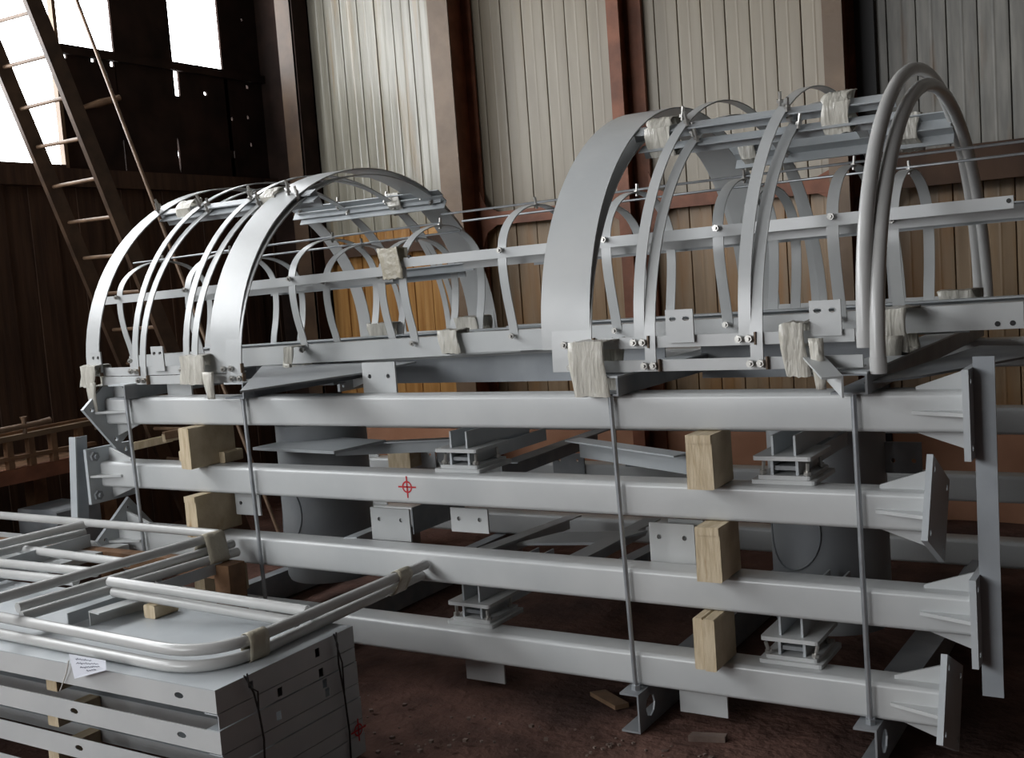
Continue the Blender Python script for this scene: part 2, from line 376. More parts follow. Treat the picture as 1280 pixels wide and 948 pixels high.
clip(RB[1], 692, 567, 731, 592, 1.98, 'paint_dark'); clip(RB[1], 782, 563, 822, 584, 1.98, 'paint_dark', hy=.3)
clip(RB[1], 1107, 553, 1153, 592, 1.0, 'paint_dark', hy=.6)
# box bracket behind the lower middle plate
q = AY(515, 655, .2)
MB().box(q.x-.006, q.x, .21, .62, q.z-.05, q.z+.07).build('bracket_side', 'paint_dark', FB[1])

# ================================================================ TIMBER BLOCKS
def block(px0, px1, py0, py1, label, yf=-.09, yb=.10, split=False):
    a = AY(px0, py0, yf); b = AY(px1, py1, yf)
    zi = min(range(3), key=lambda i: abs(ZB[i][0]-max(a.z, b.z)))
    z0, z1 = ZB[zi+1][1]+.001, ZB[zi][0]-.001
    t = thing('timber_block', ((a.x+b.x)/2, (yf+yb)/2, z0), label, 'timber', 'timber blocks between the front beams')
    if split:
        xm = a.x+(b.x-a.x)*.45
        MB().prism(rrect(a.x, xm-.002, z0, z1, .004, 1), yf, yb, 'y').build('wood_half', 'wood', t)
        MB().prism(rrect(xm+.002, b.x, z0, z1, .004, 1), yf-.008, yb, 'y').build('wood_half', 'wood', t)
    else:
        MB().prism([(a.x, z0), (b.x-.004, z0+.001), (b.x, z0+.006), (b.x-.002, z1), (a.x+.003, z1-.002)], yf, yb, 'y').build('wood_body', 'wood', t)
        MB().box(a.x+.004, b.x-.003, yf-.004, yf, z1-.03, z1-.001).build('wood_chip', 'wood', t)
block(855, 893, 540, 612, 'pale timber block right of the third tie rod, under the topmost beam')
block(867, 903, 654, 727, 'pale timber block between the second and third front beams, right side')
block(865, 897, 765, 837, 'split timber block on the lowest front beam', split=True)
block(222, 241, 533, 583, 'timber block with a cracked face under the topmost beam, left side', split=True, yb=.19)
block(229, 248, 615, 662, 'timber block between the second and third front beams, left side', yb=.19)
block(240, 258, 700, 750, 'timber block on the lowest front beam, hidden behind the tube frames', yb=.19)
# smaller rear spacers
for (px0, px1, py0, py1, y, lab) in ((486, 511, 558, 585, 1.86, 'small pale timber spacer under the rear beam, seen through the gap'),
                                  (370, 397, 541, 565, .95, 'small brown timber spacer lying over the left pipe')):
    a = AY(px0, py1, y); b = AY(px1, py0, y)
    MB().prism(rrect(a.x, b.x, a.z, b.z, .006, 2), y, y+.12, 'y').build('timber_spacer', 'wood' if y > 1 else 'rung', label=lab, cat='timber')

# ================================================================ BEARERS AND TIE RODS
rods = [((157, 494), (181, 692), 'tie rod at the left end of the stack'), ((303, 494), (331, 741), 'tie rod second from the left'),
        ((762, 488), (795, 862), 'long tie rod left of the right timber blocks'), ((1066, 483), (1088, 903), 'long tie rod near the right beam ends')]
for i, (t, b, lab) in enumerate(rods):
    y = -.024; p0 = AY(*t, y); p1 = AY(*b, y); d = (p1-p0).normalized()
    p0 = p0 - d*((1.272-p0.z)/-d.z); p1 = p1 + d*((p1.z-.128)/-d.z)
    t_ = thing('tie_rod', (p1.x, y, .1), 'grey steel '+lab, 'rod', 'tie rods')
    MB().tube([p0, p0*.5+p1*.5, p1], .0095, 10).build('shaft', 'galv', t_, smooth=50)
    MB().tube([p1+Vector((0, 0, .024)), p1+Vector((0, 0, .042))], .018, 6).build('nut', 'galv', t_)
    # bearers above and below
    for (z0, z1, xc, nm, lb) in ((1.2745, 1.348, p0.x, 'top_bearer', 'grey channel laid across the top beams at the '), (.001, .152, p1.x, 'ground_bearer', 'grey channel on the ground under the stack at the ')):
        c = thing(nm, (xc, 1, z0), lb+['leftmost rod', 'second rod', 'third rod', 'rightmost rod'][i], 'channel', nm.replace('_', ' ')+'s')
        s = 1 if z0 < 1 else 1; wd = .075; y0, y1 = -.075, 2.2
        if z0 < 1:
            MB().box(xc-.045, xc+.032, y0, y1, z1-.008, z1).build('flange', 'paint_dark', c)
            MB().box(xc-.045, xc+.032, y0, y1, z0, z0+.008).build('flange', 'paint_dark', c)
            M = Matrix(((0, -1, 0, xc+.032), (1, 0, 0, 0), (0, 0, 1, 0), (0, 0, 0, 1)))
            MB().plate(y0, y1, z0+.008, z1-.008, [(y0+.10, (z0+z1)/2, .042, .042)], .007, M).build('web', 'paint_dark', c)
        else:
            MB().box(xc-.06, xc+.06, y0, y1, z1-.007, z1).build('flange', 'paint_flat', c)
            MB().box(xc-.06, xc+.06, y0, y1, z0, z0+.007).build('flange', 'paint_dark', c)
            MB().box(xc+.052, xc+.06, y0, y1, z0+.007, z1-.007).build('web', 'paint_dark', c)  # web and lower flange coloured dark for the shade under the channel

# ================================================================ CROSS MEMBERS ON BEAMS 2 AND 4
def cross_member(px, zi, label, hgt=.17):
    zt = ZB[zi][1]; x = AZ(*px, zt).x; y0 = .05
    c = thing('cross_member', (x, 1.0, zt), label, 'beam', 'cross members between the beam rows')
    L = .29
    def pl(nm, dx, ya, yb, za, zb, m='paint'): return MB().prism(rrect(x-dx, x+dx, ya, yb, .012, 2), zt+za, zt+zb, 'z').build(nm, m, c)
    pl('base_plate', .115, y0, y0+.26, .001, .016); pl('upper_base_plate', .095, y0+.015, y0+.25, .016, .030)
    pl('seat_plate', .105, y0+.0, y0+.26, .085, .100)
    for s in (-1, 1):
        MB().box(x+s*.045-.005, x+s*.045+.005, y0+.03, .72, zt+.030, zt+.085).build('flange', 'paint_flat', c)
        MB().box(x+s*.04-.004, x+s*.04+.004, y0+.03, .72, zt+.100, zt+hgt).build('upper_flange', 'paint_flat', c)
        for yy in (.03, .20): bolt(c, (x+s*.08, y0+yy, zt+.022), 'z')
    MB().box(x-.04, x+.04, y0+.04, .72, zt+.045, zt+.06).build('web', 'paint_dark', c)
cross_member((597, 583), 1, 'bolted cross member seat on the second front beam, left of centre')
cross_member((992, 598), 1, 'bolted cross member seat on the second front beam, right side')
cross_member((608, 772), 3, 'bolted cross member seat on the lowest front beam, left of centre')
cross_member((1000, 820), 3, 'bolted cross member seat on the lowest front beam, right side')

# ================================================================ PIPES
def pipe(pxc, y, r, z0, z1, label):
    x = AY(pxc, 620, y).x
    c = thing('steel_pipe', (x, y, z0), label, 'pipe', 'large pipes inside the stack')
    prof = [(r*.82, 0), (r*.96, .008), (r, .03), (r, z1-z0)]
    m2 = MB(); n = 40; vs = []
    for (q, h) in prof: vs += [(x+q*math.cos(2*math.pi*k/n), y+q*math.sin(2*math.pi*k/n), z0+h) for k in range(n)]
    fs = [tuple(reversed(range(n))), tuple(3*n+k for k in range(n))]
    for i in range(3): fs += [(i*n+k, i*n+(k+1) % n, (i+1)*n+(k+1) % n, (i+1)*n+k) for k in range(n)]
    m2.add(vs, fs).build('shell', 'pipe', c, smooth=40)
    pts = []
    for k in range(0, 33):
        a = 2*math.pi*k/32; u = .14*math.cos(a); h = .17*math.sin(a); th = math.radians(-115)+u/r
        pts.append((x+(r+.003)*math.cos(th), y+(r+.003)*math.sin(th), (z0+z1)*.47+h))
    MB().tube(pts[:-1], .004, 6, True).build('weld_ring', 'paint_dark', c, smooth=60)
    return c
pipe(1035, 1.0, .245, .153, 1.12, 'large dark grey pipe standing inside the stack, right side')
pipe(409, .95, .25, .153, 1.02, 'large grey pipe standing inside the stack, left side')
# long plate lying above the left pipe
a = AY(330, 548, .9); b = AY(640, 541, .9)
MB().box(a.x, b.x, .75, 1.25, 1.035, 1.05).build('steel_sheet', 'paint_dark', label='long dark grey sheet lying across the left pipe', cat='sheet')

# ================================================================ BRACING ANGLES INSIDE
def brace(p0, y0, p1, y1, label, wd=.07, s=1, m='paint_flat'):
    a = AY(*p0, y0); b = AY(*p1, y1)
    seg_L(MB(), a, b, wd, .007, s=s).build('brace_angle', m, label=label, cat='brace', group='bracing angles between the beam rows')
brace((578, 692), .25, (710, 644), 1.7, 'grey bracing angle running back from the third beam, left of the others', .08)
brace((690, 705), .25, (805, 648), 1.5, 'grey bracing angle crossing behind the third tie rod', .09)
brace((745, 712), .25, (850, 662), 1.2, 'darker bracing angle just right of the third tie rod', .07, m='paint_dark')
brace((430, 672), .10, (474, 655), .55, 'short grey bracing angle right of the left pipe', .06)
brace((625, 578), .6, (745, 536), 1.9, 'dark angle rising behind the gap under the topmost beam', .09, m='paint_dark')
brace((725, 547), .7, (862, 566), .45, 'grey angle sloping down to the upper right timber block', .09)
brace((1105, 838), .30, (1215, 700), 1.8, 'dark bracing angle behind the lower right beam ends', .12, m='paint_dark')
brace((375, 556), .8, (600, 545), .9, 'long grey angle in the gap under the topmost beam, left of centre', .07)
a = AZ(645, 672, .5); b = AZ(760, 668, .5)
MB().prism([(a.x, a.y), (b.x, b.y-.05), (b.x+.1, b.y+.22), (a.x+.1, a.y+.25)], .46, .472, 'z').build('loose_plate', 'paint_flat', label='loose grey plate lying among the bracing angles', cat='plate')
a = AZ(200, 590, .95)
MB().prism([(a.x-.1, .5), (a.x+.5, .45), (a.x+.55, .8), (a.x-.05, .9)], .93, .945, 'z').build('loose_plate', 'paint_flat', label='loose grey plate behind the second tie rod', cat='plate')

# flat bars leaning on the beam ends
def leaning(px0, px1, py0, py1, y, label, ret=None, m='paint_dark'):
    t0 = AY(px0, py0, y); t1 = AY(px1, py0, y); b0 = AY(px0+(py1-py0)*.03, py1, y)
    wd = t1.x-t0.x; c = thing('flat_bar', (b0.x+wd/2, y, b0.z), label, 'bar')
    MB().prism([(t0.x, t0.z), (t1.x, t0.z), (b0.x+wd, b0.z), (b0.x, b0.z)], y, y+.008, 'y').build('face', m, c)
    if ret: MB().prism([(t1.x-.008, t0.z), (t1.x, t0.z), (b0.x+wd, b0.z), (b0.x+wd-.008, b0.z)], y+.008, y+ret, 'y').build('return_leg', 'paint_mid', c)  # darker tone puts the shade of the side face into the colour
leaning(1215.5, 1243, 446, 870, .0, 'tall grey flat bar leaning on the right beam ends', m='paint_mid')
leaning(86, 94, 547, 655, -.10, 'grey angle bar standing at the left beam ends', ret=.07, m='paint_flat')

# ================================================================ OUTER HOOPED CAGES
def arc(y0, w_, h, z0, foot=.05, n=44):
    p = [(y0, z0-foot)]
    p += [(y0+w_/2-w_/2*math.cos(math.pi*k/n), z0+h*math.sin(math.pi*k/n)) for k in range(n+1)]
    return p+[(y0+w_, z0-foot)]
def on_arc(y0, w_, h, z0, deg, inset=0):
    a = R(deg); y = y0+w_/2-(w_/2-inset)*math.cos(a); z = z0+(h-inset)*math.sin(a); return y, z
def outer_cage(label, hoops, x0, x1, y0, z0, w_, h, foot, group, tube=None, clips=(), top=(60, 120), tx=None, railh=.042):
    c = thing('guard_cage', ((x0+x1)/2, y0+w_/2, z0-foot), label, 'cage', group)
    A = arc(y0, w_, h, z0, foot)
    for hx, hw in hoops:
        MB().band(A, hx-hw/2, hx+hw/2, .006).build('hoop', 'paint', c, smooth=30)
    if tube:
        for tz in tube:
            pt = [(tz, yy-.03, zz) for yy, zz in arc(y0, w_, h, z0, foot+.02)]
            o = MB().tube(pt, .0255, 14).build('tube_hoop', 'tube', c, smooth=50)
            MB().tube([(tz, y0-.03, z0-foot-.022), (tz, y0-.03, z0-foot+.03)], .0275, 14).build('tube_socket', 'tube', o, smooth=50)
    for ya in (y0+.006, y0+w_-.012):
        MB().box(x0, x1, ya, ya+.007, z0-foot-.005, z0-foot-.005+railh).build('foot_rail', 'paint', c)
        MB().box(x0, x1, ya+.007, ya+.045, z0-foot-.005, z0-foot+.001).build('foot_rail_flange', 'paint', c)
    ta, tb = tx or (x0, x1)
    for dg in top:
        y, z = on_arc(y0, w_, h, z0, dg, .008); a = R(dg)
        u = Vector((0, -math.cos(a), math.sin(a))); 
        seg_L(MB(), (ta, y, z), (tb, y, z), .055, .006, up=u, s=1).build('top_rail', 'paint_flat', c)
        for hx, hw in hoops:
            if ta < hx < tb:
                yy, zz = on_arc(y0, w_, h, z0, dg, -.004)
                link('bolt', STUD, (hx-.012, yy, zz), c, rot=(R(90-dg)*.6+random.uniform(-.25, .25), random.uniform(-.3, .3), 0))
                link('bolt', STUD, (hx+.03, yy-.05, zz-.03), c, rot=(R(90-dg)*.6+random.uniform(-.25, .25), random.uniform(-.3, .3), 0))
    for hx, hw in hoops:
        for dx in ((-.018, .018) if hw < .1 else (.0, .05)):
            bolt(c, (hx+dx, y0-.002, z0-foot+.018))
        MB().box(hx+hw/2+.012, hx+hw/2+.018, y0-.012, y0+.006, z0-foot-.004, z0-foot+.04).build('weld_lug', 'rust_brown', c)
    for (px, z_, wd, hh) in clips:
        M = Matrix.Translation((0, y0-.010, 0))
        MB().plate(px-wd/2, px+wd/2, z_, z_+hh, [(px-wd*.24, z_+hh*.72, wd*.13, .009), (px+wd*.24, z_+hh*.72, wd*.13, .009)], .008, M).build('slotted_plate', 'paint', c)
    return c
GR = 'nested outer cages'
# right pair
zr = 1.475; hr = .955; wr = 2.2
xs = lambda px, py=430: AY(px, py, 0).x
rA = [(-2.045, .21), (xs(800), .042), (xs(932), .045)]
outer_cage('upper right hooped cage with one wide plate hoop and tube end', rA, -1.95, xs(1068), 0, zr, wr, hr, .03, GR, tube=[-.925],
           clips=[(xs(852), 1.457, .105, .118), (xs(1034), 1.463, .105, .118)], tx=(-1.97, -.93))
rB = [(-2.02, .17), (xs(813), .042), (xs(946), .045)]
outer_cage('lower right hooped cage nested inside the wide plate hoop cage', rB, -2.0, xs(1078), -.008, zr-.085, wr+.016, hr+.018, .03, GR, tube=[-.885], tx=(-1.93, -.92))
# left pair
zl = 1.42; hl = .95; wl_ = 2.2
lA = [(xs(117, 465), .10), (xs(170, 462), .04), (xs(234, 462), .04), (-3.86, .19)]
outer_cage('upper left hooped cage with a wide plate hoop at its right end', lA, xs(116, 465), -3.78, 0, zl, wl_, hl, .03, GR,
           clips=[(xs(123, 460), 1.405, .075, .105), (xs(200, 460), 1.405, .085, .12)], tx=(xs(112, 465), -3.70))
lB = [(xs(180, 462), .04), (xs(245, 462), .04), (-3.80, .10)]
outer_cage('lower left hooped cage nested inside the left wide hoop cage', lB, xs(128, 475), -3.74, -.008, zl-.045, wl_+.016, hl+.012, .03, GR, tx=(xs(120, 465), -3.68))

# ================================================================ INNER SAFETY CAGES
def omega(yc, r, zm, za, zb, yf, t=24):
    """hoop that bulges at the mid rail: foot, waist, round top"""
    L = [(yf+.004, zb), (yf-.012, zb+.09), (yc-r+.012, zm-.19), (yc-r-.004, zm-.08), (yc-r, zm)]
    top = [(yc-r*math.cos(math.pi*k/t), zm+(za-zm)*math.sin(math.pi*k/t)) for k in range(1, t)]
    Rr = [(2*yc-y, z) for y, z in reversed(L)]
    def smooth(P):
        out = []
        for i in range(len(P)-1):
            p0 = P[max(i-1, 0)]; p1 = P[i]; p2 = P[i+1]; p3 = P[min(i+2, len(P)-1)]
            for s in range(4):
                u = s/4; out.append(tuple(.5*((2*p1[k])+(-p0[k]+p2[k])*u+(2*p0[k]-5*p1[k]+4*p2[k]-p3[k])*u*u+(-p0[k]+3*p1[k]-3*p2[k]+p3[k])*u**3) for k in (0, 1)))
        return out+[P[-1]]
    return smooth(L)+top+smooth(Rr)
def inner_cage(label, hoops, x0, x1, zshift, slope, yc, r, zm, za, zb, group, dx=0, wire=None, base=None, hw=.045, yo=0):
    yc = yc+yo
    c = thing('safety_cage', ((x0+x1)/2, yc, zb-.05), label, 'cage', group)
    yf = yc-r+.055
    xm = (x0+x1)/2
    def zz(x): return slope*(x-xm)
    for hx in hoops:
        P = [(y, z+zz(hx)) for y, z in omega(yc, r, zm, za, zb, yf)]
        MB().band(P, hx-hw/2, hx+hw/2, .005).build('hoop', 'paint', c, smooth=35)
        bolt(c, (hx, yc-r-.006, zm+zz(hx)+.01)); bolt(c, (hx, yf-.012, zb+.03+zz(hx)))
        link('bolt', STUD, (hx, yc, za+zz(hx)-.02), c, rot=(random.uniform(-.2, .2), random.uniform(-.2, .2), 0))
    for s in (-1, 1):
        y = yc+s*(r+.004)
        m2 = MB(); seg_L(m2, (x0, y, zm+.02+zz(x0)), (x1, y, zm+.02+zz(x1)), .045, .006, s=-1 if s < 0 else 1)
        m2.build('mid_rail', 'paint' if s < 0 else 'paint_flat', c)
        yb = yc+s*(yc-yf) if s > 0 else yf
        ba, bb = base or (x0, x1)
        m2 = MB(); seg_L(m2, (ba, yb, zb+.055+zz(ba)), (bb, yb, zb+.055+zz(bb)), .095, .007, s=-1 if s < 0 else 1)
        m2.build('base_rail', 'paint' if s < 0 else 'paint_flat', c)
    wa, wb = wire or (x0, x1)
    MB().tube([(wa, yc, za+.008+zz(wa)), ((wa+wb)/2, yc, za+.010), (wb, yc, za+.008+zz(wb))], .0055, 6).build('top_wire', 'galv', c, smooth=60)
    return c
GI = 'inner cages under the hoops'
YF = .58; YC = .92; RI = .34
hx = lambda px, py: AY(px, py, YF).x
inner_cage('right inner ladder cage whose rail runs past the tube hoops', [hx(627, 310), hx(757, 300), hx(897, 285), hx(1040, 265)], hx(505, 325), hx(1267, 250), 0, .010, YC, RI, 1.855, 2.075, 1.445, GI,
           wire=(AY(552, 272, YC).x, AY(1290, 186, YC).x), base=(hx(560, 440), hx(1277, 400)))
inner_cage('right inner ladder cage nested just below and behind its twin', [hx(705, 320), hx(900, 300)+.06, hx(1105, 270)], hx(560, 335), hx(1300, 255), 0, .010, YC+.12, RI-.01, 1.825, 2.04, 1.43, GI,
           wire=(AY(562, 290, YC).x, AY(1290, 207, YC).x), base=(hx(500, 445), hx(1200, 410)))
inner_cage('left inner ladder cage reaching past the left beam ends', [hx(147, 375), hx(232, 365), hx(362, 348), hx(500, 330)], hx(122, 378), hx(492, 336), 0, .018, YC, RI, 1.79, 2.00, 1.40, GI, yo=.014,
           wire=(AY(165, 334, YC).x, AY(548, 276, YC).x), base=(hx(150, 455), hx(640, 432)))
inner_cage('left inner ladder cage nested just below its twin', [hx(255, 375), hx(385, 350), hx(455, 345)], hx(215, 375), hx(470, 345), 0, .018, YC+.10, RI-.02, 1.765, 1.96, 1.385, GI, yo=.014,
           wire=(AY(300, 340, YC).x, AY(560, 292, YC).x), base=(hx(320, 460), hx(690, 445)))

for px, py, ri in ((1261, 251, .0085), (1247, 405, .010), (1266, 404, .010), (511, 321, .008)):
    p = AY(px, py, YF-.004 if ri < .009 else YF+.055)
    own = bpy.data.objects['safety_cage']
    MB().tube([(p.x, p.y-.0015, p.z), (p.x, p.y+.012, p.z)], ri, 10).build('hole_disc', 'black', own)  # solid black disc stands in for the shaded inside of a hole
# base plates under the cages
for pts, z, lab in (([(300, 489), (452, 466), (520, 452), (330, 455)], 1.36, 'grey sloping plate under the left cage'),
                    ([(1080, 478), (1225, 432), (1280, 432), (1280, 446), (1150, 470)], 1.31, 'dark grey plate on the top beam, right end')):
    P = [AZ(px, py, z) for px, py in pts]
    MB().prism([(q.x, q.y) for q in P], z-.008, z, 'z').build('base_plate', 'paint_dark' if z < 1.35 else 'pipe', label=lab, cat='plate')

for x0, x1, y_, lab in ((-4.40, -3.86, .74, 'left'), (-3.66, -1.99, .78, 'middle'), (-1.83, -1.06, .80, 'right')):
    c = thing('deck_plate', ((x0+x1)/2, y_, 1.29), 'grey plate on edge under the cages, '+lab+' of three', 'plate', 'deck plates under the cages')
    MB().box(x0, x1, y_, y_+.008, 1.240, 1.385).build('plate_web', 'paint_mid', c)
    MB().box(x0, x1, y_+.008, y_+.32, 1.377, 1.385).build('plate_flange', 'paint_mid', c)
    MB().box(x0, x1, y_+.008, y_+.10, 1.240, 1.248).build('plate_flange', 'paint_mid', c)
m2 = MB(); a, b = AY(1018, 432, .06), AY(1054, 470, -.16)
seg_L(m2, a, b, .07, .007, s=1); m2.build('angle_offcut', 'paint', label='short pale angle pointing forward under the tape left of the tube feet', cat='angle')
# ================================================================ TAPE WRAPS
def tape(label, x0, x1, loop, tail=None, m='tape', lift=.0035, nx=9):
    """film wound round what lies inside the (y, z) loop between x0 and x1, creased"""
    loop = [Vector((0, y, z)) for y, z in loop]; cen = sum(loop, Vector())/len(loop)
    pts = []
    for i, a in enumerate(loop):
        b = loop[(i+1) % len(loop)]
        for k in range(4): pts.append(a.lerp(b, k/4))
    n = len(pts); vs = []; fs = []
    ph = [random.uniform(0, 6) for _ in range(4)]
    for i in range(nx+1):
        u = i/nx; x = x0+(x1-x0)*u
        for k, p in enumerate(pts):
            d = (p-cen); L = d.length; d.normalize()
            j = lift*(1+.8*math.sin(u*19+k*.55+ph[0])+.6*math.sin(u*7-k*.9+ph[1]))+random.uniform(-.002, .002)
            vs.append((x+.012*math.sin(k*.8+ph[2])*(1 if i in (0, nx) else .4), p.y+d.y*j, p.z+d.z*j))
    for i in range(nx):
        for k in range(n): fs.append((i*n+k, i*n+(k+1) % n, (i+1)*n+(k+1) % n, (i+1)*n+k))
    c = thing('tape_wrap', ((x0+x1)/2, cen.y, min(p.z for p in pts)), label, 'tape', 'tape wraps')
    o = MB().add(vs, fs).build('film', m, c, smooth=50)
    md = o.modifiers.new('thickness', 'SOLIDIFY'); md.thickness = .002
    if tail:
        tx0, wd, z0, z1, y = tail; m2 = MB(); tv = []
        for i in range(9):
            u = i/8; z = z0+(z1-z0)*u; xx = tx0+.02*u
            for q in range(4):
                tv.append((xx+wd*(q/3)*(1-.35*u), y-.006*math.sin(u*3.1)+.006*math.sin(q*2.2+u*2), z))
        tf = [(i*4+q, i*4+q+1, i*4+q+5, i*4+q+4) for i in range(8) for q in range(3)]
        t_ = m2.add(tv, tf).build('loose_tail', m, c, smooth=60)
        md = t_.modifiers.new('thickness', 'SOLIDIFY'); md.thickness = .002
    return c
def rect(y0, y1, z0, z1): return [(y0, z0), (y1, z0), (y1, z1), (y0, z1)]
X = lambda px, py=440: AY(px, py, -.03).x
tape('creased film tape tying the right wide hoop to the channel below', X(722), X(766), rect(-.085, .06, 1.275, 1.475), lift=.003)
tape('creased film tape over the right cage foot, left of the tube hoops', X(981), X(1012), rect(-.05, .06, 1.335, 1.51), tail=(X(1014), .05, 1.46, 1.29, -.06))
tape('creased film tape just right of the tube hoop feet', AY(1092, 420, .50).x, AY(1138, 420, .50).x, rect(.48, .68, 1.36, 1.515), tail=(AY(1096, 420, .5).x, .1, 1.42, 1.30, .47))
tape('bunched film tape at the far left corner of the left cage', X(106, 465), X(124, 465), rect(-.06, .05, 1.34, 1.44), tail=(X(112, 465), .075, 1.36, 1.20, -.06))
tape('bunched film tape left of the left wide hoop foot', X(232, 460), X(262, 460), rect(-.07, .06, 1.345, 1.475), tail=(X(262, 460), .075, 1.40, 1.275, -.08))
tape('small knotted film tape under the left cage rail', AY(350, 460, .5).x, AY(362, 460, .5).x, rect(.53, .66, 1.36, 1.46), tail=(AY(355, 460, .5).x, .05, 1.38, 1.29, .5))
tape('tape patch on the base rail midway between the cages', AY(543, 440, .55).x, AY(567, 440, .55).x, rect(.60, .68, 1.40, 1.505))
def on_top(label, cage, px0, px1, dg, z0, h, w_, y0, size=.085, drop=.10):
    y, z = on_arc(y0, w_, h, z0, dg, 0)
    x0, x1 = AY(px0[0], px0[1], y).x, AY(px1[0], px1[1], y).x
    s = 1 if dg < 90 else -1
    tape(label, x0, x1, [(y-.05*s, z-.02), (y-.03*s, z-drop-.03), (y+.055*s, z-drop+.02), (y+.04*s, z+.03), (y-.01*s, z+.02)], lift=.002)
on_top('tape round the right cage top rails beside the wide hoop', None, (815, 175), (846, 170), 60, zr, hr, wr, 0)
on_top('big cream tape round the right cage top rails left of the tube hoops', None, (1033, 135), (1067, 130), 60, zr, hr, wr, 0)
on_top('tape round the rear top rails between the middle hoops', None, (930, 200), (950, 195), 120, zr, hr, wr, 0)
on_top('tape round the rear top rails seen through the tube hoops', None, (1123, 160), (1152, 158), 120, zr, hr, wr, 0)
on_top('small tape on the left cage top rail near its left end', None, (229, 265), (247, 262), 60, zl, hl, wl_, 0, drop=.04)
on_top('tape round the left cage top rails before the wide hoop', None, (333, 250), (350, 245), 60, zl, hl, wl_, 0, drop=.05)
on_top('tape round the rear top rails at the right of the left cage', None, (490, 258), (506, 255), 120, zl, hl, wl_, 0, drop=.06)
tape('diagonal tan tape joining the two inner cage rails', AY(497, 325, .56).x-.10, AY(497, 325, .56).x+.02, rect(.55, .60, 1.77, 1.91), m='tape_tan')
for (px, py, lab) in ((590, 408, 'pleated film tape on the rear rail behind the left wide hoop'), (482, 415, 'pleated film tape on the rear rail left of the wide hoop'), (1200, 378, 'bunched film tape on the rear rail inside the tube hoops')):
    p = AY(px, py, 1.28); tape(lab, p.x-.07, p.x+.07, rect(1.22, 1.36, p.z-.05, p.z+.05))

# ================================================================ FOREGROUND: TRAY STACK
ZT = .486; XT = -2.70; YT0, YT1 = -1.285, -.60; XTL = -5.2
def tray(label, z1, hgt, yfront, xoff=0, slots=(), rh=(), ys=None):
    z0 = z1-hgt; x1 = XT+xoff; c = thing('sheet_tray', ((XTL+x1)/2, (YT0+YT1)/2, z0), label, 'tray', 'stacked sheet metal trays')
    yq = ys if ys else yfront
    MB().prism([(XTL, yq), (x1-.06, yq), (x1-.06, YT0+.0005), (x1, YT0+.0005), (x1, YT1), (XTL, YT1)], z1-.004, z1, 'z').build('top_sheet', 'paint_flat', c)
    M = Matrix.Translation((0, yfront, 0))
    MB().plate(XTL, x1-.0005, z0+.001, z1-.004, [(s_, (z0+z1)/2, .022, .011) for s_ in slots], .004, M).build('front_flange', 'paint', c)
    M = Matrix(((0, -1, 0, x1), (1, 0, 0, 0), (0, 0, 1, 0), (0, 0, 0, 1)))
    MB().plate(YT0+.004, YT1, z0+.001, z1-.004, [(yy, z0+hgt*f, .010, .013) for yy, f in rh], .004, M).build('end_flange', 'paint_flat', c)
    MB().box(XTL, x1-.004, YT1-.004, YT1, z0+.001, z1-.004).build('rear_flange', 'paint_flat', c)
    MB().box(x1-.05, x1-.004, yfront+.004, YT1-.004, z0+.001, z0+.005).build('return_lip', 'paint', c)
    return c
sl = lambda px, py: AY(px, py, YT0).x
tray('topmost sheet tray with a paper tag on its front edge', ZT, .080, YT0, slots=[sl(223, 865)], rh=[(-1.13, .5), (-.80, .55)])
tray('second sheet tray down, shallow and set back', ZT-.082, .052, YT0+.22, rh=[(-1.0, .5), (-.79, .4)])
tray('third sheet tray down, slotted front edge', ZT-.136, .080, YT0, .004, ys=YT0+.24, slots=[sl(91, 875), sl(226, 909)], rh=[(-1.02, .4), (-.78, .75), (-.77, .3)])
tray('fourth sheet tray down, shallow and set back', ZT-.218, .052, YT0+.22, .004)
tray('fifth sheet tray down, slotted front edge', ZT-.272, .080, YT0, .008, ys=YT0+.24, slots=[sl(97, 919)])
tray('sixth sheet tray down, shallow and set back', ZT-.354, .052, YT0+.22, .008)
tray('lowest sheet tray, resting near the ground', ZT-.408, .076, YT0, .012, ys=YT0+.24)
for i, z in enumerate((ZT-.082, ZT-.218, ZT-.354)):
    x = AY((70, 72, 73)[i], (852, 896, 940)[i], YT0+.05).x
    MB().box(x-.03, x+.03, YT0+.03, YT0+.215, z-.052, z-.002).build('wood_spacer', 'wood', label='small wood spacer between the trays, '+('uppermost', 'middle', 'lowest')[i]+' of three', cat='spacer', group='wood spacers in the tray stack')
# red target on the tray ends
m_ = AX(446, 914, XT+.014); target_mark(bpy.data.objects['sheet_tray.005'], (XT+.0125, m_.y+.01, m_.z), (0, 1, 0), (0, 0, 1), .024)
# tie wires down the tray ends
for (pts, lab) in (([(305, 845), (312, 858), (318, 866), (324, 890), (329, 925), (332, 960)], 'twisted black tie wire near the front corner of the tray stack'),
                   ([(417, 793), (421, 806), (424, 830), (431, 870), (436, 915), (440, 960)], 'twisted black tie wire near the rear corner of the tray stack')):
    P = [AX(px, py, XT+.018) for px, py in pts]
    c = thing('tie_wire', (P[0].x, P[0].y, P[-1].z), lab, 'wire', 'tie wires on the tray stack')
    MB().tube([p+Vector((0, .004*math.sin(i*2), 0)) for i, p in enumerate(P)], .0035, 6).build('strand', 'black', c, smooth=60)
    MB().tube([P[0]+Vector((.004, .010, .004)), P[1]+Vector((.006, -.008, 0)), P[2]+Vector((.006, .010, 0)), P[3]+Vector((.004, -.006, 0))], .003, 6).build('strand', 'black', c, smooth=60)

